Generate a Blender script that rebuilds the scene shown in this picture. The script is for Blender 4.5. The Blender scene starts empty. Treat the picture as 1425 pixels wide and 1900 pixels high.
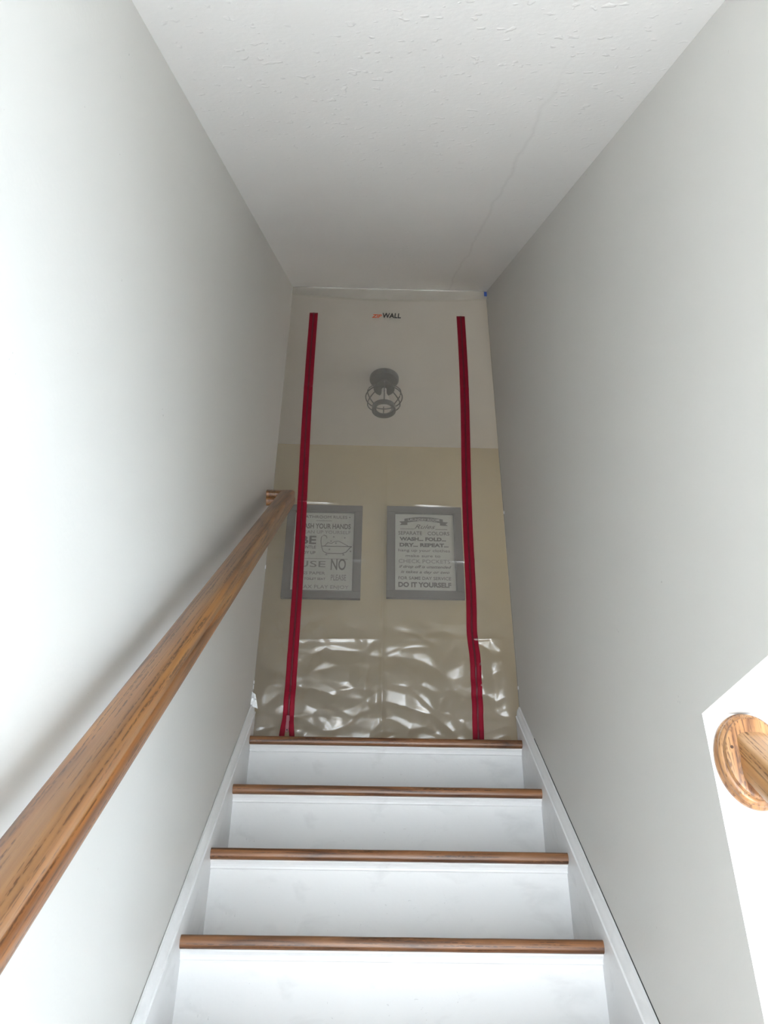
import bpy, bmesh, math, random
from mathutils import Vector, Matrix, noise

# ------------------------------------------------------------------ constants (metres)
Z0 = 1.986                      # camera height above the lower floor
WL, WR = -0.4025, 0.5333        # stair side walls
XL, XR = -0.3853, 0.5147        # faces of the skirt boards
RUN, RISE = 0.24108, 0.21255
TH = 0.0269                     # tread thickness
YN = 1.93411 + 3 * RUN          # front of the top nosing
ZF = Z0 + 0.1395 + 3 * RISE     # upper floor level
OVER = 0.0304                   # nosing overhang
YS = 2.7486                     # plane of the plastic barrier
CZ, CS = Z0 + 2.9783, 0.7721    # sloped ceiling height at YS and its slope
HEAD = Z0 + 0.4115               # head of the side opening, lower ceiling
YJ = 1.249                      # jamb of the side opening
HC = ZF + 2.44                  # hall ceiling
YH = 4.339                      # hall far wall
SL = math.atan2(RISE, RUN)
random.seed(7)
scene = bpy.context.scene
COL = scene.collection

# ------------------------------------------------------------------ camera, world, lights, exposure
cam_d = bpy.data.cameras.new('camera')
cam = bpy.data.objects.new('camera', cam_d)
COL.objects.link(cam)
cam_d.sensor_fit = 'HORIZONTAL'
cam_d.sensor_width = 36.0
cam_d.lens = 36.0 * 1497.44 / 1425.0
cam_d.clip_start = 0.02


def cam_axes(p, y, r):
    f = Vector((math.sin(y) * math.cos(p), math.cos(y) * math.cos(p), math.sin(p)))
    rt = Vector((math.cos(y), -math.sin(y), 0))
    up = rt.cross(f)
    return math.cos(r) * rt + math.sin(r) * up, -math.sin(r) * rt + math.cos(r) * up, f


_r, _u, _f = cam_axes(0.556339, 0.018211, 0.011562)
cam.matrix_world = Matrix(((_r.x, _u.x, -_f.x, 0), (_r.y, _u.y, -_f.y, 0), (_r.z, _u.z, -_f.z, Z0), (0, 0, 0, 1)))
scene.camera = cam

world = bpy.data.worlds.new('world')
scene.world = world
world.use_nodes = True
_bg = world.node_tree.nodes['Background']
_bg.inputs[0].default_value = (0.75, 0.86, 1.0, 1)
_bg.inputs[1].default_value = 0.35
world.cycles.sampling_method = 'NONE'


def area(name, loc, rot, sx, sy, power, color):
    l = bpy.data.lights.new(name, 'AREA')
    l.shape = 'RECTANGLE'
    l.size, l.size_y = sx, sy
    l.energy = power
    l.color = color
    o = bpy.data.objects.new(name, l)
    o.location = loc
    o.rotation_euler = rot
    COL.objects.link(o)
    return o


# daylight entering by the glazed door of the lower room, plus fill by added, unseen rear doors and hall window
sun_d = bpy.data.lights.new('sun', 'SUN')
sun_d.energy = 106.0
sun_d.angle = math.radians(1.0)
sun_d.color = (0.955, 0.98, 1.0)
sun = bpy.data.objects.new('sun', sun_d)
COL.objects.link(sun)
sun.rotation_euler = Vector((0.06, 0.74, -0.54)).to_track_quat('-Z', 'Y').to_euler()
sun.location = (1, -8, 8)
area('daylight_glazed_door', (2.742, -0.25, 1.0), (0, math.radians(90), 0), 1.86, 2.10, 98, (0.72, 0.87, 1.0))
area('fill_rear_door', (-0.3, -3.05, 1.05), (math.radians(90), 0, 0), 2.35, 2.0, 128, (0.86, 0.94, 1.0))
area('fill_hall_window', (1.797, 3.6, ZF + 1.5), (0, math.radians(90), 0), 1.1, 0.8, 8.0, (1.0, 0.95, 0.88))

vs = scene.view_settings
scene.display_settings.display_device = 'sRGB'
vs.view_transform = 'Standard'
vs.look = 'None'
vs.exposure = 0.17
vs.gamma = 1.0
vs.use_curve_mapping = False
scene.cycles.max_bounces = 8
scene.cycles.diffuse_bounces = 5
scene.cycles.sample_clamp_indirect = 10.0
scene.cycles.use_light_tree = True
scene.cycles.glossy_bounces = 3
scene.cycles.transparent_max_bounces = 8
scene.cycles.caustics_reflective = False
scene.cycles.caustics_refractive = False
scene.cycles.use_adaptive_sampling = True
scene.cycles.adaptive_threshold = 0.04
scene.cycles.adaptive_min_samples = 24


# ------------------------------------------------------------------ materials
def new_mat(name):
    m = bpy.data.materials.new(name)
    m.use_nodes = True
    nt = m.node_tree
    b = nt.nodes['Principled BSDF']
    return m, nt, b


def node(nt, kind, **kw):
    n = nt.nodes.new(kind)
    for k, v in kw.items():
        if k.startswith('i_'):
            n.inputs[k[2:].replace('_', ' ')].default_value = v
        else:
            setattr(n, k, v)
    return n


def ramp(nt, fac, stops):
    r = nt.nodes.new('ShaderNodeValToRGB')
    el = r.color_ramp.elements
    while len(el) < len(stops):
        el.new(0.5)
    for e, (p, c) in zip(el, stops):
        e.position = p
        e.color = (c[0], c[1], c[2], 1) if not isinstance(c, float) else (c, c, c, 1)
    nt.links.new(fac, r.inputs[0])
    return r.outputs[0]


def mixc(nt, fac, a, b, blend='MIX'):
    m = nt.nodes.new('ShaderNodeMix')
    m.data_type = 'RGBA'
    m.blend_type = blend
    for sock, val in ((m.inputs[0], fac), (m.inputs[6], a), (m.inputs[7], b)):
        if isinstance(val, bpy.types.NodeSocket):
            nt.links.new(val, sock)
        elif isinstance(val, (int, float)):
            sock.default_value = val
        else:
            sock.default_value = (val[0], val[1], val[2], 1)
    return m.outputs[2]


def bump(nt, b, height, strength, dist=0.01):
    n = nt.nodes.new('ShaderNodeBump')
    n.inputs['Strength'].default_value = strength
    n.inputs['Distance'].default_value = dist
    nt.links.new(height, n.inputs['Height'])
    nt.links.new(n.outputs[0], b.inputs['Normal'])
    return n


def paint(name, col, rough=0.5, var=0.02, bump_s=0.08, bump_scale=140, flecks=0.0, smudge=0.0):
    m, nt, b = new_mat(name)
    tc = node(nt, 'ShaderNodeTexCoord')
    n1 = node(nt, 'ShaderNodeTexNoise', i_Scale=1.7, i_Detail=2.0)
    nt.links.new(tc.outputs['Object'], n1.inputs['Vector'])
    lo = [c * (1 - var) for c in col]
    hi = [min(1, c * (1 + var)) for c in col]
    c = ramp(nt, n1.outputs[0], [(0.3, lo), (0.7, hi)])
    if flecks:
        v = node(nt, 'ShaderNodeTexNoise', i_Scale=46.0, i_Detail=1.0, i_Distortion=2.0)
        nt.links.new(tc.outputs['Object'], v.inputs['Vector'])
        f = ramp(nt, v.outputs[0], [(0.815, 0.0), (0.83, flecks)])
        c = mixc(nt, f, c, [x * 0.45 for x in col])
    if smudge:
        mp = node(nt, 'ShaderNodeMapping')
        mp.inputs['Scale'].default_value = (3.5, 3.5, 7.0)
        nt.links.new(tc.outputs['Object'], mp.inputs[0])
        v = node(nt, 'ShaderNodeTexNoise', i_Scale=2.6, i_Detail=5.0, i_Distortion=0.8)
        nt.links.new(mp.outputs[0], v.inputs['Vector'])
        f = ramp(nt, v.outputs[0], [(0.55, 0.0), (0.75, smudge)])
        c = mixc(nt, f, c, [x * 0.62 for x in col])
        v2 = node(nt, 'ShaderNodeTexNoise', i_Scale=60.0, i_Detail=1.0, i_Distortion=2.0)
        nt.links.new(tc.outputs['Object'], v2.inputs['Vector'])
        f2 = ramp(nt, v2.outputs[0], [(0.77, 0.0), (0.79, smudge)])
        c = mixc(nt, f2, c, [x * 0.45 for x in col])
    nt.links.new(c, b.inputs['Base Color'])
    b.inputs['Roughness'].default_value = rough
    b.inputs['Specular IOR Level'].default_value = 0.35
    if bump_s:
        n2 = node(nt, 'ShaderNodeTexNoise', i_Scale=float(bump_scale), i_Detail=1.0)
        nt.links.new(tc.outputs['Object'], n2.inputs['Vector'])
        bump(nt, b, n2.outputs[0], bump_s, 0.004)
    return m


def plain(name, col, rough=0.5, metal=0.0, spec=0.5):
    m, nt, b = new_mat(name)
    tc = node(nt, 'ShaderNodeTexCoord')
    n1 = node(nt, 'ShaderNodeTexNoise', i_Scale=25.0, i_Detail=3.0)
    nt.links.new(tc.outputs['Object'], n1.inputs['Vector'])
    c = ramp(nt, n1.outputs[0], [(0.3, [x * 0.94 for x in col]), (0.7, [min(1, x * 1.05) for x in col])])
    nt.links.new(c, b.inputs['Base Color'])
    b.inputs['Roughness'].default_value = rough
    b.inputs['Metallic'].default_value = metal
    b.inputs['Specular IOR Level'].default_value = spec
    return m


def oak(name, light, mid, dark, rough=0.32, band=9.0, pore=0.85, coat=0.25, tone=0.5):
    """oak with the grain along local x"""
    m, nt, b = new_mat(name)
    tc = node(nt, 'ShaderNodeTexCoord')
    oi = node(nt, 'ShaderNodeObjectInfo')
    off = node(nt, 'ShaderNodeVectorMath', operation='SCALE')
    off.inputs[0].default_value = (7.3, 3.1, 5.7)
    nt.links.new(oi.outputs['Random'], off.inputs['Scale'])
    add = node(nt, 'ShaderNodeVectorMath', operation='ADD')
    nt.links.new(tc.outputs['Object'], add.inputs[0])
    nt.links.new(off.outputs[0], add.inputs[1])
    # broad cathedral figure
    mp = node(nt, 'ShaderNodeMapping')
    mp.inputs['Scale'].default_value = (0.8, 9.0, 9.0)
    nt.links.new(add.outputs[0], mp.inputs[0])
    nw = node(nt, 'ShaderNodeTexNoise', i_Scale=1.6, i_Detail=2.5, i_Distortion=0.35)
    nt.links.new(mp.outputs[0], nw.inputs['Vector'])
    mul = node(nt, 'ShaderNodeMath', operation='MULTIPLY')
    mul.inputs[1].default_value = band
    nt.links.new(nw.outputs[0], mul.inputs[0])
    fr = node(nt, 'ShaderNodeMath', operation='PINGPONG')
    fr.inputs[1].default_value = 1.0
    nt.links.new(mul.outputs[0], fr.inputs[0])
    c = ramp(nt, fr.outputs[0], [(0.0, dark), (0.28, mid), (1.0, light)])
    # slow drift between a warmer brown and a greyer one painted in for sheen
    mpt = node(nt, 'ShaderNodeMapping')
    mpt.inputs['Scale'].default_value = (0.9, 22.0, 22.0)
    nt.links.new(add.outputs[0], mpt.inputs[0])
    nt_ = node(nt, 'ShaderNodeTexNoise', i_Scale=1.0, i_Detail=2.0)
    nt.links.new(mpt.outputs[0], nt_.inputs['Vector'])
    tf = ramp(nt, nt_.outputs[0], [(0.42, 0.0), (0.60, tone)])
    g = (light[0] + light[1] + light[2]) / 3
    c = mixc(nt, tf, c, [0.70 * (0.45 * x + 0.55 * g * k) for x, k in zip(light, (1.5, 0.95, 0.55))])
    # pores: thin dark lines along the grain, broken into dashes
    mp2 = node(nt, 'ShaderNodeMapping')
    mp2.inputs['Scale'].default_value = (5.0, 300.0, 300.0)
    nt.links.new(add.outputs[0], mp2.inputs[0])
    n2 = node(nt, 'ShaderNodeTexNoise', i_Scale=1.0, i_Detail=1.0)
    nt.links.new(mp2.outputs[0], n2.inputs['Vector'])
    l1 = ramp(nt, n2.outputs[0], [(0.36, 1.0), (0.46, 0.0)])
    mp4 = node(nt, 'ShaderNodeMapping')
    mp4.inputs['Scale'].default_value = (95.0, 420.0, 420.0)
    nt.links.new(add.outputs[0], mp4.inputs[0])
    n4 = node(nt, 'ShaderNodeTexNoise', i_Scale=1.0, i_Detail=1.0)
    nt.links.new(mp4.outputs[0], n4.inputs['Vector'])
    l2 = ramp(nt, n4.outputs[0], [(0.40, 0.15), (0.52, pore)])
    pm = node(nt, 'ShaderNodeMath', operation='MULTIPLY')
    nt.links.new(l1, pm.inputs[0])
    nt.links.new(l2, pm.inputs[1])
    c = mixc(nt, pm.outputs[0], c, [x * 0.55 for x in dark])
    mp3 = node(nt, 'ShaderNodeMapping')
    mp3.inputs['Scale'].default_value = (3.0, 150.0, 150.0)
    nt.links.new(add.outputs[0], mp3.inputs[0])
    n3 = node(nt, 'ShaderNodeTexNoise', i_Scale=1.0, i_Detail=3.0)
    nt.links.new(mp3.outputs[0], n3.inputs['Vector'])
    sf = ramp(nt, n3.outputs[0], [(0.35, 0.35), (0.65, 0.0)])
    c = mixc(nt, sf, c, dark)
    nt.links.new(c, b.inputs['Base Color'])
    b.inputs['Roughness'].default_value = rough
    b.inputs['Coat Weight'].default_value = coat
    b.inputs['Coat Roughness'].default_value = 0.25
    bump(nt, b, n2.outputs[0], 0.12, 0.002)
    return m


def ceiling_paint():
    m, nt, b = new_mat('ceiling_paint')
    tc = node(nt, 'ShaderNodeTexCoord')
    n1 = node(nt, 'ShaderNodeTexNoise', i_Scale=2.2, i_Detail=4.0)
    nt.links.new(tc.outputs['Object'], n1.inputs['Vector'])
    c = ramp(nt, n1.outputs[0], [(0.3, (0.85, 0.85, 0.845)), (0.7, (0.88, 0.88, 0.875))])
    # a hairline crack running up the slope, at object x about 0.30
    sp = node(nt, 'ShaderNodeSeparateXYZ')
    nt.links.new(tc.outputs['Object'], sp.inputs[0])
    nz = node(nt, 'ShaderNodeTexNoise', i_Scale=6.0, i_Detail=3.0)
    nt.links.new(tc.outputs['Object'], nz.inputs['Vector'])
    a = node(nt, 'ShaderNodeMath', operation='MULTIPLY_ADD')
    a.inputs[1].default_value = 0.05
    nt.links.new(nz.outputs[0], a.inputs[0])
    nt.links.new(sp.outputs[0], a.inputs[2])
    s = node(nt, 'ShaderNodeMath', operation='SUBTRACT')
    s.inputs[1].default_value = 0.370
    nt.links.new(a.outputs[0], s.inputs[0])
    ab = node(nt, 'ShaderNodeMath', operation='ABSOLUTE')
    nt.links.new(s.outputs[0], ab.inputs[0])
    line = ramp(nt, ab.outputs[0], [(0.0, 0.10), (0.007, 0.0)])
    ymap = node(nt, 'ShaderNodeMapRange')
    ymap.inputs[1].default_value = 0.70
    ymap.inputs[2].default_value = 1.10
    nt.links.new(sp.outputs[1], ymap.inputs[0])
    ln = node(nt, 'ShaderNodeMath', operation='MULTIPLY')
    nt.links.new(line, ln.inputs[0])
    nt.links.new(ymap.outputs[0], ln.inputs[1])
    c = mixc(nt, ln.outputs[0], c, (0.25, 0.24, 0.23))
    nt.links.new(c, b.inputs['Base Color'])
    b.inputs['Roughness'].default_value = 0.42
    b.inputs['Specular IOR Level'].default_value = 0.35
    # roller stipple with stray lumps
    n2 = node(nt, 'ShaderNodeTexNoise', i_Scale=95.0, i_Detail=3.0)
    nt.links.new(tc.outputs['Object'], n2.inputs['Vector'])
    n3 = node(nt, 'ShaderNodeTexNoise', i_Scale=48.0, i_Detail=1.0)
    nt.links.new(tc.outputs['Object'], n3.inputs['Vector'])
    lump = ramp(nt, n3.outputs[0], [(0.66, 0.0), (0.74, 1.0)])
    ad = node(nt, 'ShaderNodeMath', operation='MULTIPLY_ADD')
    ad.inputs[1].default_value = 0.45
    nt.links.new(n2.outputs[0], ad.inputs[0])
    nt.links.new(lump, ad.inputs[2])
    bump(nt, b, ad.outputs[0], 0.25, 0.004)
    return m


def film_mat(name='plastic_film', h0=0.23, h1=0.29):
    m, nt, b = new_mat(name)
    nt.nodes.remove(b)
    out = nt.nodes['Material Output']
    tr = node(nt, 'ShaderNodeBsdfTransparent')
    tr.inputs[0].default_value = (0.93, 0.93, 0.92, 1)
    df = node(nt, 'ShaderNodeBsdfDiffuse')
    df.inputs[0].default_value = (0.80, 0.79, 0.76, 1)
    tl = node(nt, 'ShaderNodeBsdfTranslucent')
    tl.inputs[0].default_value = (0.80, 0.79, 0.76, 1)
    milky = node(nt, 'ShaderNodeMixShader')
    milky.inputs[0].default_value = 0.5
    nt.links.new(df.outputs[0], milky.inputs[1])
    nt.links.new(tl.outputs[0], milky.inputs[2])
    tc = node(nt, 'ShaderNodeTexCoord')
    nz = node(nt, 'ShaderNodeTexNoise', i_Scale=5.0, i_Detail=5.0)
    nt.links.new(tc.outputs['Object'], nz.inputs['Vector'])
    haze = ramp(nt, nz.outputs[0], [(0.3, h0), (0.75, h1)])
    m1 = node(nt, 'ShaderNodeMixShader')
    nt.links.new(haze, m1.inputs[0])
    nt.links.new(tr.outputs[0], m1.inputs[1])
    nt.links.new(milky.outputs[0], m1.inputs[2])
    gl = node(nt, 'ShaderNodeBsdfGlossy')
    gl.inputs[0].default_value = (1, 1, 1, 1)
    gl.inputs['Roughness'].default_value = 0.24
    # reflectance of a thin film, alike from both sides
    ge = node(nt, 'ShaderNodeNewGeometry')
    dp = node(nt, 'ShaderNodeVectorMath', operation='DOT_PRODUCT')
    nt.links.new(ge.outputs['Incoming'], dp.inputs[0])
    nt.links.new(ge.outputs['Normal'], dp.inputs[1])
    ab = node(nt, 'ShaderNodeMath', operation='ABSOLUTE')
    nt.links.new(dp.outputs['Value'], ab.inputs[0])
    iv = node(nt, 'ShaderNodeMath', operation='SUBTRACT')
    iv.inputs[0].default_value = 1.0
    nt.links.new(ab.outputs[0], iv.inputs[1])
    pw = node(nt, 'ShaderNodeMath', operation='POWER')
    pw.inputs[1].default_value = 5.0
    nt.links.new(iv.outputs[0], pw.inputs[0])
    sc = node(nt, 'ShaderNodeMath', operation='MULTIPLY_ADD')
    sc.inputs[1].default_value = 0.9
    sc.inputs[2].default_value = 0.066
    nt.links.new(pw.outputs[0], sc.inputs[0])
    m2 = node(nt, 'ShaderNodeMixShader')
    nt.links.new(sc.outputs[0], m2.inputs[0])
    nt.links.new(m1.outputs[0], m2.inputs[1])
    nt.links.new(gl.outputs[0], m2.inputs[2])
    nt.links.new(m2.outputs[0], out.inputs[0])
    return m


def glass_mat():
    m, nt, b = new_mat('window_glass')
    nt.nodes.remove(b)
    out = nt.nodes['Material Output']
    tr = node(nt, 'ShaderNodeBsdfTransparent')
    gl = node(nt, 'ShaderNodeBsdfGlossy')
    gl.inputs['Roughness'].default_value = 0.02
    m2 = node(nt, 'ShaderNodeMixShader')
    m2.inputs[0].default_value = 0.06
    nt.links.new(tr.outputs[0], m2.inputs[1])
    nt.links.new(gl.outputs[0], m2.inputs[2])
    nt.links.new(m2.outputs[0], out.inputs[0])
    return m


M = {}
M['wall'] = paint('greige_wall_paint', (0.665, 0.656, 0.628), 0.48, 0.015, 0.06, 120, flecks=0.5)
M['white'] = paint('white_trim_paint', (0.80, 0.805, 0.81), 0.35, 0.012, 0.05, 90, smudge=0.26)
M['jamb'] = paint('white_wall_paint', (0.84, 0.84, 0.83), 0.5, 0.01, 0)
M['ceil'] = ceiling_paint()
M['beige'] = paint('beige_hall_paint', (0.51, 0.425, 0.25), 0.55, 0.02, 0)
M['hallceil'] = paint('hall_ceiling_paint', (0.66, 0.64, 0.60), 0.6, 0.02, 0)
M['oak_rail'] = oak('golden_oak', (0.40, 0.175, 0.042), (0.27, 0.100, 0.024), (0.11, 0.038, 0.010), 0.36, coat=0.5, tone=0.75)
M['oak_tread'] = oak('brown_oak', (0.27, 0.115, 0.042), (0.17, 0.066, 0.024), (0.065, 0.024, 0.010), 0.40, band=14, coat=0.12)
M['oak_rosette'] = oak('light_oak', (0.52, 0.29, 0.12), (0.42, 0.20, 0.075), (0.17, 0.070, 0.028), 0.35, band=11)
M['oak_floor'] = oak('floor_oak', (0.42, 0.24, 0.11), (0.34, 0.18, 0.075), (0.18, 0.085, 0.035), 0.4, band=6)
M['carpet'] = paint('pale_carpet', (0.66, 0.655, 0.645), 0.9, 0.05, 0)
M['film'] = film_mat()
M['hem'] = film_mat('doubled_film', 0.40, 0.48)
M['glass'] = glass_mat()
M['zip'] = plain('red_zipper_tape', (0.215, 0.004, 0.018), 0.7, 0.0, 0.2)
M['zipdark'] = plain('dark_red_coil', (0.10, 0.0015, 0.009), 0.55)
M['zippull'] = plain('dusty_red_metal', (0.36, 0.16, 0.18), 0.35, 0.6)
M['black'] = plain('black_print', (0.02, 0.02, 0.022), 0.6)
M['orange'] = plain('orange_print', (0.60, 0.10, 0.03), 0.6)
M['bluetape'] = plain('blue_masking_tape', (0.06, 0.13, 0.48), 0.7)
M['whitetape'] = plain('white_tape', (0.82, 0.83, 0.84), 0.5)
M['bronze'] = plain('dark_bronze', (0.028, 0.036, 0.045), 0.4, 0.5)
M['bulb'] = plain('frosted_bulb', (0.7, 0.7, 0.68), 0.3)
M['frame'] = plain('grey_washed_wood', (0.065, 0.06, 0.06), 0.6)
M['framelip'] = plain('black_frame_lip', (0.035, 0.037, 0.04), 0.5)
M['paper'] = plain('aged_sign_board', (0.50, 0.52, 0.49), 0.6)
M['ink'] = plain('charcoal_ink', (0.045, 0.05, 0.06), 0.7)
M['inkpale'] = plain('faded_ink', (0.14, 0.15, 0.155), 0.7)
M['gap'] = plain('dark_joint', (0.03, 0.03, 0.03), 0.9)
M['alu'] = plain('white_door_frame', (0.8, 0.8, 0.8), 0.4)
M['plug'] = plain('dark_wood_plug', (0.05, 0.02, 0.01), 0.6)


# ------------------------------------------------------------------ mesh helpers
def link(name, me, mats, parent=None):
    o = bpy.data.objects.new(name, me)
    for m in (mats if isinstance(mats, (list, tuple)) else [mats]):
        me.materials.append(m)
    COL.objects.link(o)
    if parent is not None:
        o.parent = parent
    return o


def from_py(name, v, f, mats, parent=None, smooth=False, mw=None):
    me = bpy.data.meshes.new(name)
    me.from_pydata([tuple(x) for x in v], [], f)
    me.validate()
    if smooth:
        me.polygons.foreach_set('use_smooth', [True] * len(me.polygons))
    bm = bmesh.new()
    bm.from_mesh(me)
    bmesh.ops.recalc_face_normals(bm, faces=bm.faces)
    bm.to_mesh(me)
    bm.free()
    o = link(name, me, mats, parent)
    if mw is not None:
        o.matrix_world = mw
    return o


def box_vf(x0, x1, y0, y1, z0, z1):
    v = [(x0, y0, z0), (x1, y0, z0), (x1, y1, z0), (x0, y1, z0), (x0, y0, z1), (x1, y0, z1), (x1, y1, z1), (x0, y1, z1)]
    f = [(0, 3, 2, 1), (4, 5, 6, 7), (0, 1, 5, 4), (1, 2, 6, 5), (2, 3, 7, 6), (3, 0, 4, 7)]
    return v, f


def boxes(name, lst, mats, parent=None, bevel=0.0, pick=None):
    bm = bmesh.new()
    for b in lst:
        v, f = box_vf(*b)
        vv = [bm.verts.new(x) for x in v]
        for q in f:
            bm.faces.new([vv[i] for i in q])
    if bevel:
        bmesh.ops.bevel(bm, geom=bm.edges[:], offset=bevel, segments=2, affect='EDGES', profile=0.6)
    bm.normal_update()
    if pick:
        for fc in bm.faces:
            fc.material_index = pick(fc)
    me = bpy.data.meshes.new(name)
    bm.to_mesh(me)
    bm.free()
    return link(name, me, mats, parent)


def prism(name, prof, a0, a1, mats, axis='x', parent=None, smooth=False, mw=None, shear0=None, shear1=None):
    """extrude the closed 2D profile along an axis; profile plane: x->(y,z), y->(x,z), z->(x,y); shear: end offset by fn(p)"""
    n = len(prof)
    v = []
    for a, sh in ((a0, shear0), (a1, shear1)):
        for (p, q) in prof:
            aa = a + (sh(p, q) if sh else 0)
            v.append({'x': (aa, p, q), 'y': (p, aa, q), 'z': (p, q, aa)}[axis])
    f = [tuple(range(n)), tuple(range(2 * n - 1, n - 1, -1))]
    f += [(i, (i + 1) % n, n + (i + 1) % n, n + i) for i in range(n)]
    o = from_py(name, v, f, mats, parent, False, mw)
    if smooth:
        me = o.data
        for p in me.polygons:
            p.use_smooth = len(p.vertices) == 4
        me.set_sharp_from_angle(angle=math.radians(38))
    return o


def lathe(name, prof, mats, parent=None, seg=40, mw=None, smooth=True, sy=1.0):
    """prof = [(radius, height)], around local z"""
    v, f = [], []
    n = len(prof)
    for i in range(seg):
        a = 2 * math.pi * i / seg
        for (r, h) in prof:
            v.append((r * math.cos(a), r * math.sin(a) * sy, h))
    for i in range(seg):
        j = (i + 1) % seg
        for k in range(n - 1):
            f.append((i * n + k, j * n + k, j * n + k + 1, i * n + k + 1))
    o = from_py(name, v, f, mats, parent, smooth, mw)
    bm = bmesh.new()
    bm.from_mesh(o.data)
    bmesh.ops.remove_doubles(bm, verts=bm.verts, dist=1e-6)
    bmesh.ops.recalc_face_normals(bm, faces=bm.faces)
    bm.to_mesh(o.data)
    bm.free()
    if smooth:
        o.data.set_sharp_from_angle(angle=math.radians(35))
    return o


def tube_vf(path, r, seg=8, closed=False):
    v, f = [], []
    n = len(path)
    P = [Vector(p) for p in path]
    for i in range(n):
        if closed:
            t = (P[(i + 1) % n] - P[i - 1]).normalized()
        else:
            t = (P[min(i + 1, n - 1)] - P[max(i - 1, 0)]).normalized()
        ref = Vector((0, 0, 1)) if abs(t.z) < 0.9 else Vector((1, 0, 0))
        a = t.cross(ref).normalized()
        b = t.cross(a).normalized()
        for k in range(seg):
            w = 2 * math.pi * k / seg
            v.append(P[i] + r * (math.cos(w) * a + math.sin(w) * b))
    m = n if closed else n - 1
    for i in range(m):
        j = (i + 1) % n
        for k in range(seg):
            l = (k + 1) % seg
            f.append((i * seg + k, i * seg + l, j * seg + l, j * seg + k))
    if not closed:
        f.append(tuple(range(seg)))
        f.append(tuple(range((n - 1) * seg, n * seg)))
    return v, f


def tube(name, path, r, mat, parent=None, seg=8, closed=False):
    v, f = tube_vf(path, r, seg, closed)
    return from_py(name, v, f, mat, parent, True)


def empty(name, loc, label=None, cat=None, group=None):
    o = bpy.data.objects.new(name, None)
    o.empty_display_size = 0.1
    o.location = loc
    COL.objects.link(o)
    if label:
        o['label'] = label
    if cat:
        o['category'] = cat
    if group:
        o['group'] = group
    return o


def adopt(child, parent):
    """parent without moving (parent carries location only)"""
    child.parent = parent
    child.matrix_parent_inverse = Matrix.Translation(parent.location).inverted()
    return child


def structure(o, label=None):
    o['kind'] = 'structure'
    if label:
        o['label'] = label
    return o


def text_mesh(name, body, height, mat, parent, centre, width=None, shear=0.0, bold=0.0, extrude=0.0006, align='CENTER'):
    """flat lettering facing -y; height = cap height, squeezed to width"""
    cu = bpy.data.curves.new(name, 'FONT')
    cu.body = body
    cu.size = height / 0.7
    cu.shear = shear
    cu.offset = bold * 0.45
    cu.extrude = extrude
    cu.resolution_u = 3
    cu.align_x = 'CENTER'
    tmp = bpy.data.objects.new(name, cu)
    COL.objects.link(tmp)
    bpy.context.view_layer.update()
    me = bpy.data.meshes.new_from_object(tmp.evaluated_get(bpy.context.evaluated_depsgraph_get()))
    bpy.data.objects.remove(tmp)
    xs = [v.co.x for v in me.vertices]
    ys = [v.co.y for v in me.vertices]
    w = max(xs) - min(xs)
    cx, cy = (max(xs) + min(xs)) / 2, (max(ys) + min(ys)) / 2
    k = (width / w) if width else 1.0
    for v in me.vertices:
        x, y, z = v.co
        v.co = (centre[0] + (x - cx) * k, centre[1] - z, centre[2] + (y - cy))
    me.materials.clear()
    o = link(name, me, mat)
    if parent.type == 'MESH':
        o.parent = parent
        return o
    return adopt(o, parent)


# ------------------------------------------------------------------ the setting
structure(boxes('wall_left', [(WL - 0.12, WL, -0.5, 2.762, 0, 5.45)], M['wall']), 'grey painted wall on the left of the stairs')


def pick_right(fc):
    return 0 if fc.normal.x < -0.9 else 1


structure(boxes('wall_right', [(WR, WR + 0.12, YJ, 2.762, 0, HEAD), (WR, WR + 0.12, -0.75, 2.762, HEAD, 5.45)],
                [M['wall'], M['jamb']], pick=pick_right), 'grey painted wall on the right of the stairs with white end')


def zc(y):
    return CZ + CS * (y - YS)


y0c = YS - (CZ - HEAD) / CS
structure(prism('ceiling', [(y0c - 0.06, HEAD), (y0c, HEAD), (2.762, zc(2.762)), (2.762, zc(2.762) + 0.14), (y0c - 0.06, HEAD + 0.19)],
                WL, WR, M['ceil'], 'x'), 'sloping white ceiling over the stairs')
# lower room
structure(boxes('floor_lower', [(-1.77, 2.82, -3.12, 3.0, -0.1, 0)], M['carpet']), 'pale carpeted floor of the lower room')
structure(boxes('ceiling_lower', [(WR + 0.12, 2.70, -3.0, 3.0, HEAD, HEAD + 0.1), (WL, WR + 0.12, -3.0, y0c - 0.06, HEAD, HEAD + 0.1), (-1.65, WL, -3.0, -0.5, HEAD, HEAD + 0.1)], M['jamb']),
          'white ceiling of the lower room')
structure(boxes('wall_rear', [(-1.77, -1.5, -3.12, -3.0, 0, 2.5), (0.93, 2.82, -3.12, -3.0, 0, 2.5),
                              (-1.5, 0.93, -3.12, -3.0, 2.1, 2.5)], M['jamb']), 'rear wall of the lower room')
structure(boxes('wall_side', [(2.70, 2.82, -3.0, -1.35, 0, 2.5), (2.70, 2.82, 0.85, 3.0, 0, 2.5), (2.70, 2.82, -1.35, 0.85, 2.0, 2.5)], M['jamb']),
          'outer wall of the lower room')
structure(boxes('wall_room_left', [(-1.77, -1.65, -3.0, -0.38, 0, 2.5), (-1.65, WL - 0.12, -0.5, -0.38, 0, 2.5)], M['jamb']), 'left walls of the lower room')
structure(boxes('wall_far', [(WR + 0.12, 2.82, 3.0, 3.12, 0, 2.5)], M['jamb']), 'far wall of the lower room')
d = structure(empty('door_1', (2.74, -0.25, 0)), 'white framed glazed door of the lower room')
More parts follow.
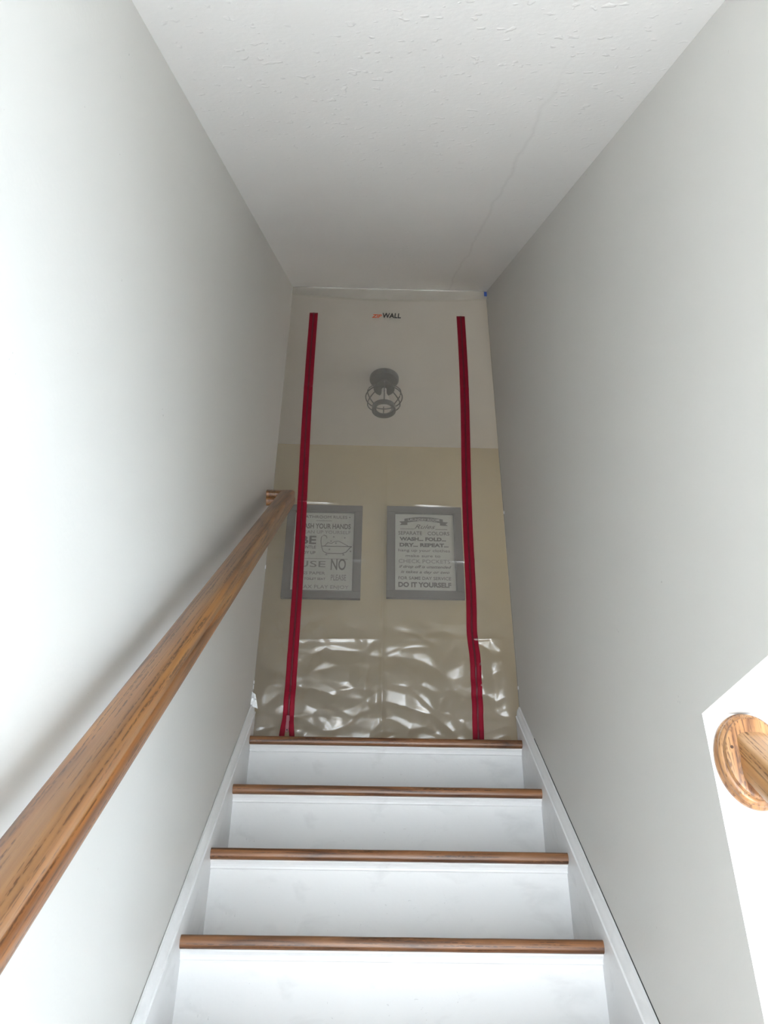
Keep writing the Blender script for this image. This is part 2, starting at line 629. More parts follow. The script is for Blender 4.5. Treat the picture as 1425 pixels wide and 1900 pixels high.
adopt(boxes('door_frame', [(2.71, 2.79, -1.35, -1.27, 0, 2.0), (2.71, 2.79, 0.77, 0.85, 0, 2.0), (2.71, 2.79, -1.27, 0.77, 1.93, 2.0),
                           (2.71, 2.79, -1.27, 0.77, 0, 0.07), (2.71, 2.79, -0.29, -0.21, 0.07, 1.93)], M['alu'], bevel=0.003), d)
adopt(boxes('pane', [(2.745, 2.751, -1.27, -0.29, 0.07, 1.93)], M['glass']), d)
adopt(boxes('pane', [(2.745, 2.751, -0.21, 0.77, 0.07, 1.93)], M['glass']), d)
w = structure(empty('added_door_2', (-0.3, -3.06, 0)), 'unseen white framed glazed doors added behind to light the stairs')  # unseen opening, added and sized to let in fill and sun
adopt(boxes('door_frame', [(-1.5, -1.44, -3.1, -3.02, 0, 2.1), (0.87, 0.93, -3.1, -3.02, 0, 2.1), (-1.44, 0.87, -3.1, -3.02, 2.04, 2.1),
                           (-1.44, 0.87, -3.1, -3.02, 0, 0.06), (-0.33, -0.27, -3.1, -3.02, 0.06, 2.04)], M['alu'], bevel=0.003), w)
for (a0, a1) in ((-1.44, -0.33), (-0.27, 0.87)):
    adopt(boxes('pane', [(a0, a1, -3.06, -3.055, 0.06, 2.04)], M['glass']), w)


def nose_z(y):
    return ZF + (RISE / RUN) * (y - YN)


# low wall under the open side of the lower flight
yb = YN - (ZF / RISE) * RUN
structure(prism('wall_stringer', [(yb, 0), (YJ, 0), (YJ, nose_z(YJ) + 0.06), (yb, 0.06)], WR, WR + 0.12, M['jamb'], 'x'), 'low white wall under the open side of the stairs')

# upper hall
structure(boxes('floor', [(-1.45, 1.75, YN + 0.115, YH, ZF - 0.2, ZF)], M['oak_floor']), 'oak floor of the upper hall')
structure(boxes('ceiling_hall', [(-1.45, 1.75, 2.762, YH, HC, HC + 0.12)], M['hallceil']), 'white ceiling of the upper hall')
structure(boxes('wall_back', [(-1.45, 1.75, YH, YH + 0.12, ZF - 0.1, HC + 0.12)], M['beige']), 'beige wall of the upper hall behind the plastic')
structure(boxes('wall_hall_left', [(-1.57, -1.45, 2.75, YH + 0.12, ZF - 0.1, HC + 0.12)], M['beige']), 'left end wall of the upper hall')
structure(boxes('wall_hall_right', [(1.75, 1.87, 2.75, 3.1, ZF - 0.1, HC + 0.12), (1.75, 1.87, 4.1, YH + 0.12, ZF - 0.1, HC + 0.12),
                                    (1.75, 1.87, 3.1, 4.1, ZF - 0.1, ZF + 0.9), (1.75, 1.87, 3.1, 4.1, ZF + 2.1, HC + 0.12)], M['beige']), 'right end wall of the upper hall')
structure(boxes('wall_front', [(-1.45, WL - 0.12, 2.65, 2.762, ZF - 0.1, HC + 0.12), (WR + 0.12, 1.75, 2.65, 2.762, ZF - 0.1, HC + 0.12),
                               (WL, WR, 2.66, 2.762, zc(2.762) + 0.06, HC + 0.12)], M['beige']), 'near wall of the upper hall')
w = structure(empty('added_window_2', (1.81, 3.6, ZF + 0.9)), 'unseen window added at the end of the upper hall to light it')  # unseen, added so the hall behind the sheet is lit
adopt(boxes('window_frame', [(1.77, 1.85, 3.1, 3.15, ZF + 0.9, ZF + 2.1), (1.77, 1.85, 4.05, 4.1, ZF + 0.9, ZF + 2.1), (1.77, 1.85, 3.15, 4.05, ZF + 2.05, ZF + 2.1),
                             (1.77, 1.85, 3.15, 4.05, ZF + 0.9, ZF + 0.95)], M['alu'], bevel=0.003), w)
adopt(boxes('pane', [(1.80, 1.805, 3.15, 4.05, ZF + 0.95, ZF + 2.05)], M['glass']), w)

# ------------------------------------------------------------------ skirt boards along the flight
e1 = Vector((0, math.cos(SL), math.sin(SL)))
e3 = Vector((0, -math.sin(SL), math.cos(SL)))
LIFT = 0.066 * math.cos(SL)


def skirt(name, side, label):
    """side -1: left wall, +1: right wall; section across the slope extruded along it, upper end cut plumb"""
    wall = WL if side < 0 else WR
    t = 0.0172 if side < 0 else 0.0186
    top = LIFT
    root = structure(empty(name, (wall, YN, ZF)), label)
    mw = Matrix(((0, -1, 0, wall), (e1.y, 0, e3.y, YN), (e1.z, 0, e3.z, ZF), (0, 0, 0, 1)))

    def build(nm, sec, mat):
        prof = [((-side) * -1 * d * 1.0, h) for d, h in sec]
        # local y = -X : distance d from the wall towards the stairs
        prof = [((-d if side < 0 else d), h) for d, h in sec]
        s_end = (2.737 - YN) / math.cos(SL)
        o = prism(nm, prof, -3.6, s_end, mat, 'x', None, nm == 'cap_moulding', mw, shear1=lambda p, q: q * math.tan(SL))
        adopt(o, root)
        return o
    build('board', [(0.0005, -0.34), (t, -0.34), (t, top - 0.030), (0.0005, top - 0.030)], M['white'])
    build('cap_moulding', [(0.0005, top - 0.030), (t + 0.0005, top - 0.030), (t + 0.0012, top - 0.0275), (t + 0.0005, top - 0.0245), (t - 0.0030, top - 0.0235),
                           (t - 0.0036, top - 0.0195), (t - 0.0050, top - 0.013), (t - 0.0080, top - 0.007), (t - 0.0108, top - 0.003), (t - 0.0118, top), (0.0015, top)], M['white'])
    return root


skirt('trim_1', -1, 'white skirt board with moulded cap along the left wall')
sk = skirt('trim_2', 1, 'white skirt board with moulded cap along the right wall')
# open joint above the right skirt board
mwr = Matrix(((0, -1, 0, WR), (e1.y, 0, e3.y, YN), (e1.z, 0, e3.z, ZF), (0, 0, 0, 1)))
adopt(prism('open_joint', [(0.0, LIFT - 0.002), (0.0016, LIFT - 0.002), (0.0016, LIFT + 0.0014), (0.0, LIFT + 0.0014)], -1.75, -0.10, M['gap'], 'x', None, False, mwr), sk)

# ------------------------------------------------------------------ staircase
st = empty('staircase', ((XL + XR) / 2, YN, 0), 'white painted stairs with brown oak treads climbing to the plastic sheet', 'staircase')


def tread_profile(back):
    r = TH / 2
    p = [(back, -TH), (back, 0.0)]
    for i in range(0, 9):
        a = math.radians(90 + 180 * i / 8)
        p.append((r * 0.72 + 0.72 * r * math.cos(a), -r + r * math.sin(a)))
    return p


def tread_mesh(back, name):
    """local x along the width"""
    prof = tread_profile(back)
    n = len(prof)
    nx = 24
    wv = XR - XL
    v, f = [], []
    for i in range(nx + 1):
        x = -wv / 2 + wv * i / nx
        for (p, q) in prof:
            j = noise.noise(Vector((x * 9, p * 20, q * 40))) * 0.0006
            v.append((x, p + j, q + j))
    for i in range(nx):
        for k in range(n):
            l = (k + 1) % n
            f.append((i * n + k, i * n + l, (i + 1) * n + l, (i + 1) * n + k))
    f.append(tuple(range(n)))
    f.append(tuple(range(nx * n, (nx + 1) * n)))
    me = bpy.data.meshes.new(name)
    me.from_pydata(v, [], f)
    me.polygons.foreach_set('use_smooth', [True] * len(me.polygons))
    bm = bmesh.new()
    bm.from_mesh(me)
    bmesh.ops.recalc_face_normals(bm, faces=bm.faces)
    bm.to_mesh(me)
    bm.free()
    me.set_sharp_from_angle(angle=math.radians(40))
    me.materials.append(M['oak_tread'])
    return me


me_tread = tread_mesh(RUN + OVER, 'tread')
me_land = tread_mesh(0.115, 'landing_tread')
v, f = box_vf(-(XR - XL) / 2, (XR - XL) / 2, 0, 0.018, -(RISE - 0.0005), -TH)
me_riser = bpy.data.meshes.new('riser')
me_riser.from_pydata(v, [], f)
me_riser.materials.append(M['white'])
cp = [(0.0, -TH), (-0.0145, -TH), (-0.0150, -TH - 0.0045), (-0.0125, -TH - 0.006), (-0.0085, -TH - 0.0095), (-0.0060, -TH - 0.0140), (-0.0052, -TH - 0.0185), (-0.0035, -TH - 0.020), (0.0, -TH - 0.020)]
n = len(cp)
v = [(s * (XR - XL) / 2, p, q) for s in (-1, 1) for p, q in cp]
f = [tuple(range(n)), tuple(range(2 * n - 1, n - 1, -1))] + [(i, (i + 1) % n, n + (i + 1) % n, n + i) for i in range(n)]
me_cove = bpy.data.meshes.new('cove_moulding')
me_cove.from_pydata(v, [], f)
bm = bmesh.new()
bm.from_mesh(me_cove)
bmesh.ops.recalc_face_normals(bm, faces=bm.faces)
bm.to_mesh(me_cove)
bm.free()
me_cove.materials.append(M['white'])
xc = (XL + XR) / 2
for k in range(13):
    yk, zk = YN - k * RUN, ZF - k * RISE
    for nm, me, dy in (('tread', me_land if k == 0 else me_tread, 0), ('riser', me_riser, OVER), ('cove_moulding', me_cove, OVER)):
        o = bpy.data.objects.new(nm, me)
        COL.objects.link(o)
        o.location = (xc, yk + dy, zk)
        adopt(o, st)


# ------------------------------------------------------------------ handrails
RA = math.atan(0.8845)
HALF = [(0.0, 0.0585), (0.011, 0.0580), (0.0185, 0.0568), (0.0232, 0.0547), (0.0258, 0.0517), (0.0268, 0.0480), (0.0273, 0.0350), (0.0262, 0.0330),
        (0.0252, 0.0315), (0.0252, 0.0290), (0.0272, 0.0270), (0.0285, 0.0235), (0.0285, 0.0090), (0.0265, 0.0040), (0.0225, 0.0010), (0.0200, 0.0)]
RAIL = [(-x, h) for x, h in HALF] + [(x, h) for x, h in HALF[:0:-1]]


def rail_matrix(x, y, z, a):
    c, s = math.cos(a), math.sin(a)
    # local x along the slope, local y = -X, local z = normal of the slope
    return Matrix(((0, -1, 0, x), (c, 0, -s, y), (s, 0, c, z), (0, 0, 0, 1)))


def rail_solid(name, s0, s1, mat, mw, parent, shear0=None, shear1=None):
    n = len(RAIL)
    o = prism(name, RAIL, s0, s1, mat, 'x', None, True, mw, shear0, shear1)
    return adopt(o, parent)


hr = empty('handrail', (WL, 1.5, ZF + 0.3), 'long golden oak wall handrail climbing the left wall', 'handrail')
RX = WL + 0.048 + 0.0285
mwL = rail_matrix(RX, 1.5, Z0 + 0.657, RA)
S1 = (2.624 - 1.5 + 0.045 * math.sin(RA)) / math.cos(RA)     # outer corner at the upper end
S0 = -2.55
rail_solid('rail', S0, S1 - 0.0285, M['oak_rail'], mwL, hr, shear0=lambda p, q: 0.0 - p, shear1=lambda p, q: -p)


def rail_return(s_mid, sgn, nm='return'):
    """short mitred length turning to the wall: the same section carried along local y"""
    n = len(RAIL)
    v = []
    for (p, q) in RAIL:
        v.append((s_mid + sgn * p, -sgn * p * sgn, q))
    L = 0.0285 + 0.048
    for (p, q) in RAIL:
        v.append((s_mid + sgn * p, L, q))
    f = [tuple(range(n)), tuple(range(2 * n - 1, n - 1, -1))] + [(i, (i + 1) % n, n + (i + 1) % n, n + i) for i in range(n)]
    o = from_py(nm, v, f, M['oak_rail'], None, False, mwL)
    for pl in o.data.polygons:
        pl.use_smooth = len(pl.vertices) == 4
    o.data.set_sharp_from_angle(angle=math.radians(38))
    return adopt(o, hr)


rail_return(S1 - 0.0285, 1)
o = rail_return(S0, -1)

# rail of the open side, fixed to the white wall end by an oval rosette
br = empty('stair_rail', (WR + 0.06, YJ, Z0 + 0.34), 'pale oak stair rail with oval rosette fixed to white wall end', 'handrail')
RXB = WR + 0.0605
mwR = rail_matrix(RXB, YJ - 0.026, Z0 + 0.339 - 0.030 / math.cos(RA), RA)
rail_solid('rail', -1.75, 0.0, M['oak_rosette'], mwR, br, shear1=lambda p, q: q * math.tan(RA))
RP = [(0.0, 0.0), (0.0730, 0.0), (0.0740, 0.0030), (0.0732, 0.0070), (0.0710, 0.0090), (0.0700, 0.0100), (0.0705, 0.0130), (0.0690, 0.0165), (0.0650, 0.0190), (0.0625, 0.0195),
      (0.0630, 0.0225), (0.0615, 0.0265), (0.0575, 0.0285), (0.0, 0.0285)]
# local z -> -Y
mro = Matrix(((0, -1, 0, RXB), (0, 0, -1, YJ), (1, 0, 0, Z0 + 0.3365), (0, 0, 0, 1)))
ro = adopt(lathe('rosette', RP, M['oak_rosette'], None, 56, mro, True, 0.057 / 0.074), br)
pl = lathe('screw_plug', [(0.0, 0.0006), (0.0022, 0.0006), (0.0026, 0.0), (0.0026, -0.001)], M['plug'], None, 16,
           Matrix(((1, 0, 0, RXB - 0.0370), (0, 0, -1, YJ - 0.0285), (0, 1, 0, Z0 + 0.351), (0, 0, 0, 1))), True)
pl.parent = ro
pl.matrix_parent_inverse = (mro).inverted()

# ------------------------------------------------------------------ plastic barrier with zips
pb = empty('plastic_barrier', (0.065, YS, ZF), 'clear plastic dust sheet with two red zips closing the stair top', 'dust barrier')
HS = CZ - ZF


def ridge(t, w):
    return math.exp(-abs(t) / w)


CREASES = [(2.03 - 0.16, 0.0050), (1.58, 0.0085), (0.968, 0.0130), (0.712, 0.0130), (0.377, 0.0110), (0.086, 0.006)]


def facet(x, h, k, sx, sh, seed):
    """sharp creases between flat facets, as crumpled sheet plastic shows"""
    d, p = noise.voronoi(Vector((x * sx * k, h * sh * k, seed)), distance_metric='DISTANCE', exponent=2.5)
    return d[1] - d[0]


def film_y(x, h):
    """offset of the film towards the stairs at height h above the landing"""
    d = 0.0
    wx = noise.noise(Vector((x * 2.1, h * 1.3, 3.7)))
    d += 0.008 * noise.noise(Vector((x * 1.3, h * 0.7, 1.2)))
    # packing folds: one upright, several level
    d += 0.0065 * ridge(x - 0.052 + 0.010 * wx, 0.006)
    for i, (hc, a) in enumerate(CREASES):
        hh = hc + 0.014 * noise.noise(Vector((x * 3.0, hc * 7, 0.3))) + 0.01 * x
        am = a * max(0.0, 0.45 + 1.1 * noise.noise(Vector((x * 6.0, hc * 3.1, 8.1))))
        d += am * ridge(h - hh, 0.008)
    lo = min(1.0, max(0.0, (0.56 - h) / 0.22))
    mid = min(1.0, max(0.0, (1.25 - h) / 0.6))
    xx = x + 0.035 * noise.noise(Vector((x * 5, h * 5, 5)))
    hh = h + 0.035 * noise.noise(Vector((x * 5, h * 5, 9)))
    d += (0.025 * lo + 0.0022 * mid) * min(0.55, facet(xx, hh, 1.0, 5.0, 7.0, 2.3))
    d += (0.012 * lo + 0.0008 * mid) * min(0.5, facet(xx, hh, 2.3, 4.0, 6.5, 7.7))
    d += 0.006 * lo * noise.noise(Vector((x * 5 + h * 3, h * 5, 4.0)))
    # upright folds by the right wall and pulls at the left zip
    if x > 0.37:
        e = max(0.0, 1 - abs(h - 0.25) / 0.16)
        d += 0.010 * e * abs(math.sin((x - 0.37) * 34 + h * 2.5)) * min(1, (x - 0.37) / 0.04)
    if x < -0.16:
        e = min(1.0, max(0.0, (0.66 - h) / 0.25))
        d += 0.0035 * e * abs(math.sin(h * 30 + (x + 0.27) * 22 + 2.5 * wx)) * ridge(x + 0.30, 0.06)
    # the top flap curls out to where it is stuck on the ceiling
    t = max(0.0, (h - (HS - 0.075)) / 0.075)
    d += 0.016 * t * t
    # pinned at the two walls and at the landing
    s = min(1.0, (x - WL) / 0.05, (WR - x) / 0.05)
    d *= max(0.0, s) ** 0.5
    d *= min(1.0, 0.2 + h / 0.05)
    return YS - d - 0.002


def film_grid(x0, x1, h0, h1, nx, nh, dy=0.0):
    v, f = [], []
    for j in range(nh + 1):
        h = h0 + (h1 - h0) * j / nh
        for i in range(nx + 1):
            x = x0 + (x1 - x0) * i / nx
            y = film_y(x, h) + dy
            hh = min(h, HS - 0.001 - CS * max(0, YS - y))
            v.append((x, y, ZF + 0.001 + hh))
    for j in range(nh):
        for i in range(nx):
            a = j * (nx + 1) + i
            f.append((a, a + 1, a + nx + 2, a + nx + 1))
    return v, f


v, f = film_grid(WL + 0.0005, WR - 0.0005, 0.0, HS, 190, 620)
film = adopt(from_py('film', v, f, M['film'], None, True), pb)


# the hem: a doubled strip along the top, its lower edge sagging
v, f = [], []
for j in range(13):
    for i in range(61):
        x = WL + 0.001 + (WR - WL - 0.002) * i / 60
        sag = 0.052 + 0.022 * (1 - ((x - 0.09) / 0.46) ** 2) + 0.003 * noise.noise(Vector((x * 8, 0, 2)))
        h = HS - 0.003 - sag * (1 - j / 12)
        y = film_y(x, h) - 0.0035 - 0.002 * (1 - j / 12)
        h = min(h, HS - 0.0015 - CS * max(0, YS - y))
        v.append((x, y, ZF + 0.001 + h))
for j in range(12):
    for i in range(60):
        a = j * 61 + i
        f.append((a, a + 1, a + 62, a + 61))
adopt(from_py('taped_hem', v, f, M['hem'], None, True), pb)


def zip_x(side, h):
    t = h / 2.02
    if side < 0:
        return -0.2715 + (-0.291 + 0.2715) * t + 0.004 * math.sin(h * 3.0)
    return 0.3775 + (0.402 - 0.3775) * t + 0.004 * math.sin(h * 4.2 + 1.0) - 0.006 * math.exp(-((h - 0.42) / 0.1) ** 2)


def strip(name, side, a, b, h0, h1, mat, parent, lift, thick, spread=None, nh=150, nx=3):
    """ribbon that lies on the film, from offset a to b of the zip line"""
    v, f = [], []
    for j in range(nh + 1):
        h = h0 + (h1 - h0) * j / nh
        zx = zip_x(side, h)
        sp = spread(h) if spread else 0.0
        for i in range(nx + 1):
            x = zx + a + (b - a) * i / nx + sp
            y = film_y(x, h) * 0.35 + film_y(zx, h) * 0.65
            v.append((x, y - lift, ZF + 0.001 + h))
    m = len(v)
    v += [(p[0], p[1] + thick, p[2]) for p in v]
    k = nx + 1
    for j in range(nh):
        for i in range(nx):
            q = j * k + i
            f.append((q, q + 1, q + k + 1, q + k))
            f.append((m + q, m + q + k, m + q + k + 1, m + q + 1))
        for i in (0, nx):
            q = j * k + i
            f.append((q, q + k, m + q + k, m + q))
    for j in (0, nh):
        for i in range(nx):
            q = j * k + i
            f.append((q, q + 1, m + q + 1, m + q))
    o = from_py(name, v, f, mat, None, True)
    if parent:
        adopt(o, parent)
    return o


def piece(child, part):
    """sub-part of a part whose own frame is the world frame"""
    child.parent = part
    return child


for side in (-1, 1):
    open_z = 0.078 if side < 0 else -1.0

    def spr(sg):
        return lambda h: sg * 0.0075 * min(1.0, max(0.0, (open_z - h) / 0.06)) if side < 0 else 0.0
    zl = strip('zip_tape', side, -0.0195, -0.0010, 0.0, 2.027, M['zip'], None, 0.0032, 0.0012, spr(-1))
    zr = strip('zip_tape', side, 0.0010, 0.0195, 0.0, 2.027, M['zip'], None, 0.0032, 0.0012, spr(1))
    coil = strip('zip_fastener', side, -0.0034, 0.0034, max(open_z, 0.0), 2.027, M['zipdark'], None, 0.0046, 0.0026)
    adopt(coil, pb)
    piece(zl, coil)
    piece(zr, coil)
    if side < 0:
        left_zip = coil
# slider with hanging pull at the foot of the left zip
zx = zip_x(-1, 0.08)
yz = film_y(zx, 0.08)
sl = boxes('zip_slider', [(zx - 0.0055, zx + 0.0055, yz - 0.0125, yz - 0.004, ZF + 0.070, ZF + 0.090)], M['zippull'], None, 0.002)
piece(sl, left_zip)
pv = [(-0.004, 0.082), (0.004, 0.082), (0.0058, 0.050), (0.0052, 0.036), (0.002, 0.031), (-0.002, 0.031), (-0.0052, 0.036), (-0.0058, 0.050)]
po = prism('zip_pull', [(zx + a, ZF + b) for a, b in pv], yz - 0.0155, yz - 0.0130, M['zippull'], 'y', None)
piece(po, left_zip)
ho = lathe('pull_hole', [(0.0, 0.0003), (0.0026, 0.0003), (0.0026, -0.0003)], M['black'], None, 14,
           Matrix(((1, 0, 0, zx), (0, 0, -1, yz - 0.0156), (0, 1, 0, ZF + 0.0385), (0, 0, 0, 1))))
piece(ho, left_zip)

# printed maker's mark at the top of the sheet
LY = film_y(0.05, 2.015) - 0.0035
text_mesh('lettering', 'ZIP', 0.021, M['orange'], pb, (0.0055, LY, ZF + 2.012), 0.047, 0.25, 0.0016)
text_mesh('lettering', 'WALL', 0.030, M['black'], pb, (0.0755, LY, ZF + 2.017), 0.086, 0.12, 0.0020)
# masking tape in the upper right corner and white tape at the lower left corner
cy = film_y(WR - 0.004, HS - 0.02)
adopt(boxes('masking_tape', [(WR - 0.014, WR - 0.0008, YS - 0.016, YS - 0.013, CZ - 0.044, CZ - 0.016)], M['bluetape'], None, 0.001), pb)
tv = []
tw, th_ = 5, 7
f = []
for j in range(th_ + 1):
    for i in range(tw + 1):
        a, b_ = i / tw, j / th_
        x = WL + 0.0005 + 0.026 * a * (0.55 + 0.45 * (1 - b_))
        z = ZF + 0.120 + 0.050 * b_ - 0.012 * a
        y = YS - 0.026 - 0.010 * noise.noise(Vector((a * 4, b_ * 4, 3))) - 0.004 * a
        tv.append((x, y, z))
for j in range(th_):
    for i in range(tw):
        a = j * (tw + 1) + i
        f.append((a, a + 1, a + tw + 2, a + tw + 1))
adopt(from_py('corner_tape', tv, f, M['whitetape'], None, False), pb)
for (hz, dx, s) in ((0.185, 0.002, 0.006), (0.205, 0.003, 0.004), (0.66, 0.003, 0.006)):
    adopt(boxes('edge_tape', [(WL + 0.0005, WL + 0.0005 + dx, YS - 0.012, YS - 0.006, ZF + hz, ZF + hz + s * 2.5)], M['whitetape'], None, 0.0007), pb)
for hz in (0.93, 0.20):
    adopt(boxes('edge_tape', [(WR - 0.0035, WR - 0.0005, YS - 0.012, YS - 0.006, ZF + hz, ZF + hz + 0.012)], M['whitetape'], None, 0.0007), pb)

# ------------------------------------------------------------------ hall lamp behind the plastic
LX, LYY = 0.059, 3.66
lamp = empty('ceiling_lamp', (LX, LYY, HC), 'dark caged ceiling lamp seen through the plastic sheet', 'lamp')
TL = Matrix.Translation((LX, LYY, HC))
adopt(lathe('canopy', [(0.0, 0.0), (0.086, 0.0), (0.088, -0.006), (0.086, -0.020), (0.078, -0.028), (0.030, -0.036), (0.026, -0.060), (0.050, -0.072), (0.062, -0.080), (0.062, -0.088), (0.0, -0.088)],
            M['bronze'], None, 40, TL), lamp)
adopt(lathe('bulb', [(0.0, -0.205), (0.018, -0.203), (0.030, -0.190), (0.033, -0.170), (0.026, -0.145), (0.015, -0.122), (0.014, -0.088), (0.0, -0.088)], M['bulb'], None, 24, TL), lamp)
for k in range(6):
    a = math.radians(30 + 60 * k)
    path = []
    for i in range(17):
        t = i / 16
        r = 0.060 + 0.048 * math.sin(math.pi * min(1, t * 1.02)) ** 0.9 + 0.006 * t
        path.append((LX + r * math.cos(a), LYY + r * math.sin(a), HC - 0.080 - 0.150 * t))
    adopt(tube('cage_rib', path, 0.0035, M['bronze'], None, 8), lamp)
for (r, z, h) in ((0.107, -0.150, 0.005), ):
    adopt(tube('cage_ring', [(LX + r * math.cos(2 * math.pi * i / 40), LYY + r * math.sin(2 * math.pi * i / 40), HC + z) for i in range(40)], 0.0036, M['bronze'], None, 8, True), lamp)
adopt(lathe('lower_ring', [(0.058, -0.222), (0.070, -0.222), (0.070, -0.250), (0.058, -0.250), (0.058, -0.222)], M['bronze'], None, 36, TL), lamp)
adopt(lathe('lower_shade', [(0.058, -0.226), (0.058, -0.228), (0.045, -0.236), (0.044, -0.234)], M['bronze'], None, 36, TL), lamp)


# ------------------------------------------------------------------ framed signs on the hall wall
def framed(name, x0, x1, z0, z1, fw, label, group=None):
    """frame on the hall wall facing the stairs"""
    y = YH
    r = empty(name, ((x0 + x1) / 2, y, z0), label, 'framed sign')
    if group:
        r['group'] = group
    dp = 0.028
    for (a, b, c, d_) in ((x0, x1, z1 - fw, z1), (x0, x1, z0, z0 + fw), (x0, x0 + fw, z0 + fw, z1 - fw), (x1 - fw, x1, z0 + fw, z1 - fw)):
        adopt(boxes('frame_rail', [(a, b, y - dp, y - 0.0005, c, d_)], M['frame'], None, 0.003), r)
    l = 0.007
    xa, xb, za, zb = x0 + fw, x1 - fw, z0 + fw, z1 - fw
    adopt(boxes('frame_lip', [(xa, xb, y - 0.024, y - 0.012, zb - l, zb), (xa, xb, y - 0.024, y - 0.012, za, za + l), (xa, xa + l, y - 0.024, y - 0.012, za + l, zb - l),
                              (xb - l, xb, y - 0.024, y - 0.012, za + l, zb - l)], M['framelip'], None), r)
    bd = adopt(boxes('board', [(xa, xb, y - 0.013, y - 0.002, za, zb)], M['paper'], None), r)
    return bd, xa, xb, za, zb


def lines(root, xa, xb, za, zb, rows):
    W_, H_ = xb - xa, zb - za
    for (txt, u, vv, hh, wd, mat, sh, bo) in rows:
        text_mesh('lettering', txt, hh * H_, mat, root, (xa + u * W_, YH - 0.0139, zb - vv * H_), wd * W_, sh, bo)


def flat_poly(name, pts, root, mat, dep=0.0012):
    o = prism(name, pts, YH - 0.0140, YH - 0.0140 + dep, mat, 'y', None)
    return piece(o, root)


INK, PALE = M['ink'], M['inkpale']
R1, xa, xb, za, zb = framed('framed_sign', 0.098, 0.566, ZF + 1.312, ZF + 1.952, 0.045, 'grey framed laundry rules sign on the right behind the plastic')
W_, H_ = xb - xa, zb - za
# ribbon banner
n = 16
up, dn = [], []
for i in range(n + 1):
    t = i / n
    u = 0.17 + 0.64 * t
    arch = 0.028 * (1 - (2 * t - 1) ** 2)
    up.append((xa + u * W_, zb - (0.075 - arch) * H_))
    dn.append((xa + u * W_, zb - (0.130 - arch) * H_))
flat_poly('banner', up + dn[::-1], R1, INK)
for s in (0, 1):
    pts = [(0.22, 0.105), (0.22, 0.155), (0.09, 0.160), (0.125, 0.137), (0.085, 0.112)]
    if s:
        pts = [(0.98 - u, vv) for u, vv in pts]
    flat_poly('banner_tail', [(xa + u * W_, zb - vv * H_) for u, vv in pts], R1, INK, 0.0006)
text_mesh('lettering', 'LAUNDRY ROOM', 0.034 * H_, M['paper'], R1, (xa + 0.49 * W_, YH - 0.0146, zb - 0.085 * H_), 0.52 * W_, 0, 0.0005)
lines(R1, xa, xb, za, zb, [
    ('Rules', 0.51, 0.175, 0.056, 0.34, INK, 0.45, 0.0),
    ('SEPARATE', 0.265, 0.262, 0.045, 0.39, INK, 0, 0.0006),
    ('COLORS', 0.73, 0.262, 0.045, 0.36, INK, 0, 0.0006),
    ('WASH... FOLD...', 0.47, 0.338, 0.042, 0.76, INK, 0, 0.0035),
    ('DRY... REPEAT...', 0.49, 0.415, 0.042, 0.80, INK, 0, 0.0035),
    ('hang up your clothes', 0.49, 0.490, 0.034, 0.84, INK, 0, 0.0),
    ('make sure to', 0.47, 0.553, 0.034, 0.56, INK, 0, 0.0),
    ('CHECK POCKETS', 0.49, 0.622, 0.046, 0.83, PALE, 0, 0.0),
    ('if drop off is unattended', 0.50, 0.695, 0.033, 0.84, INK, 0.3, 0.0008),
    ('it takes a day or two', 0.50, 0.760, 0.033, 0.78, INK, 0.3, 0.0008),
    ('FOR SAME DAY SERVICE', 0.49, 0.832, 0.037, 0.84, INK, 0, 0.0006),
    ('DO IT YOURSELF', 0.49, 0.912, 0.055, 0.84, INK, 0, 0.0040)])
flat_poly('rule_line', [(xa + u * W_, zb - vv * H_) for u, vv in ((0.10, 0.205), (0.34, 0.205), (0.34, 0.210), (0.10, 0.210))], R1, INK)
flat_poly('rule_line', [(xa + u * W_, zb - vv * H_) for u, vv in ((0.68, 0.205), (0.88, 0.205), (0.88, 0.210), (0.68, 0.210))], R1, INK)

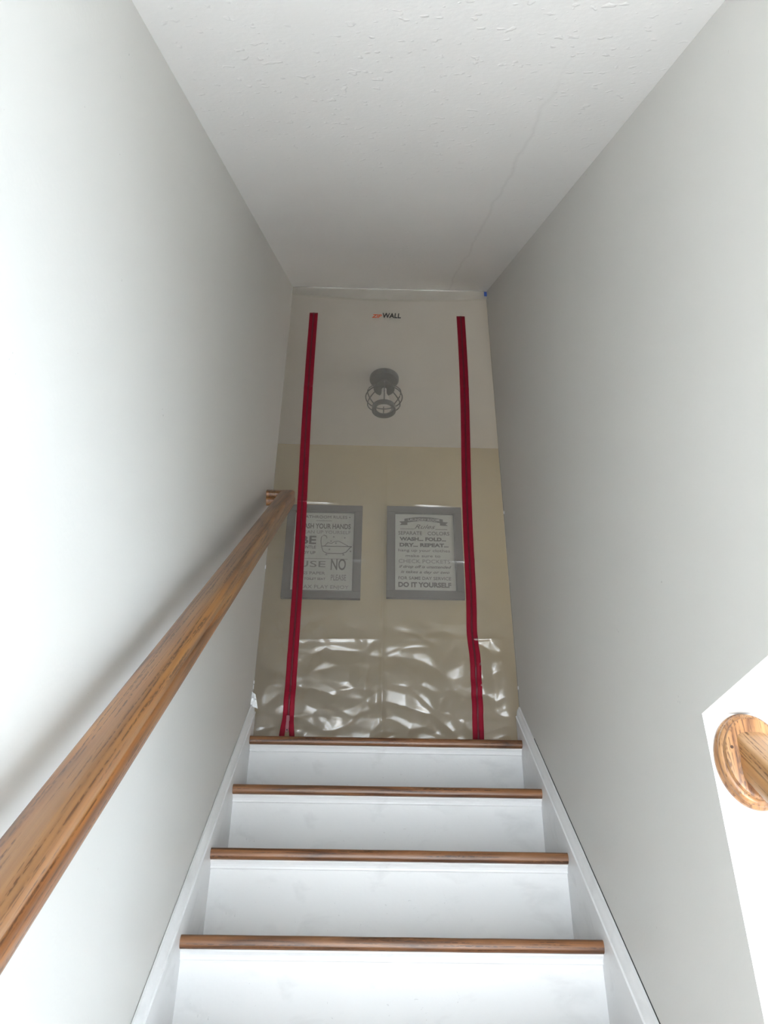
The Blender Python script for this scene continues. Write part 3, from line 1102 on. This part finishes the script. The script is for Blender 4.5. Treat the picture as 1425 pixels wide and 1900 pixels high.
R2, xa, xb, za, zb = framed('framed_sign', -0.526, -0.056, ZF + 1.300, ZF + 1.948, 0.045, 'grey framed bathroom rules sign with bathtub on the left behind the plastic')
W_, H_ = xb - xa, zb - za
lines(R2, xa, xb, za, zb, [
    ('\u2022 BATHROOM RULES \u2022', 0.50, 0.065, 0.036, 0.84, INK, 0, 0.0),
    ('WASH YOUR HANDS', 0.50, 0.185, 0.062, 0.86, INK, 0, 0.0025),
    ('CLEAN UP YOURSELF', 0.50, 0.262, 0.040, 0.86, PALE, 0, 0.0),
    ('BE', 0.25, 0.365, 0.100, 0.26, INK, 0, 0.004),
    ('GENTLE', 0.25, 0.455, 0.034, 0.26, INK, 0, 0.001),
    ('TIDY UP', 0.25, 0.525, 0.034, 0.26, INK, 0, 0.001),
    ('USE', 0.33, 0.665, 0.075, 0.44, PALE, 0, 0.0),
    ('NO', 0.755, 0.665, 0.135, 0.24, INK, 0, 0.0025),
    ('LESS PAPER', 0.33, 0.775, 0.034, 0.44, PALE, 0, 0.0006),
    ('THE TOILET SEAT', 0.33, 0.845, 0.026, 0.46, INK, 0, 0.0004),
    ('PLEASE', 0.765, 0.825, 0.068, 0.24, PALE, 0, 0.001),
    ('RELAX PLAY ENJOY', 0.50, 0.945, 0.040, 0.86, PALE, 0, 0.0)])


def strokes(name, root, pts, r):
    P = [(xa + u * W_, YH - 0.0138, zb - vv * H_) for u, vv in pts]
    o = tube(name, P, r, INK, None, 6)
    return piece(o, root)


tub = [(0.47, 0.445), (0.50, 0.505), (0.56, 0.530), (0.80, 0.530), (0.87, 0.510), (0.93, 0.455), (0.96, 0.440), (0.47, 0.440)]
strokes('bathtub_drawing', R2, tub, 0.0024)
strokes('bathtub_drawing', R2, [(0.47, 0.44), (0.455, 0.38), (0.46, 0.325), (0.50, 0.300), (0.545, 0.315), (0.55, 0.340)], 0.0024)
strokes('bathtub_drawing', R2, [(0.52, 0.435), (0.57, 0.395), (0.63, 0.405), (0.68, 0.380), (0.74, 0.375), (0.80, 0.395), (0.86, 0.420), (0.90, 0.435)], 0.0020)
strokes('bathtub_drawing', R2, [(0.56, 0.530), (0.54, 0.550), (0.57, 0.548)], 0.0024)
strokes('bathtub_drawing', R2, [(0.82, 0.530), (0.84, 0.550), (0.81, 0.548)], 0.0024)
for (u, vv) in ((0.66, 0.32), (0.84, 0.33), (0.70, 0.40), (0.62, 0.375), (0.94, 0.50), (0.60, 0.48)):
    P = (xa + u * W_, YH - 0.0135, zb - vv * H_)
    piece(lathe('bubble', [(0.0, 0.001), (0.005, 0.001), (0.005, -0.0005)], PALE, None, 12, Matrix(((1, 0, 0, P[0]), (0, 0, -1, P[1]), (0, 1, 0, P[2]), (0, 0, 0, 1)))), R2)
for vv in (0.113, 0.595):
    flat_poly('rule_line', [(xa + u * W_, zb - w_ * H_) for u, w_ in ((0.36 if vv < 0.3 else 0.1, vv), (0.62 if vv < 0.3 else 0.9, vv), (0.62 if vv < 0.3 else 0.9, vv + 0.005), (0.36 if vv < 0.3 else 0.1, vv + 0.005))], R2, PALE)

bpy.context.view_layer.update()
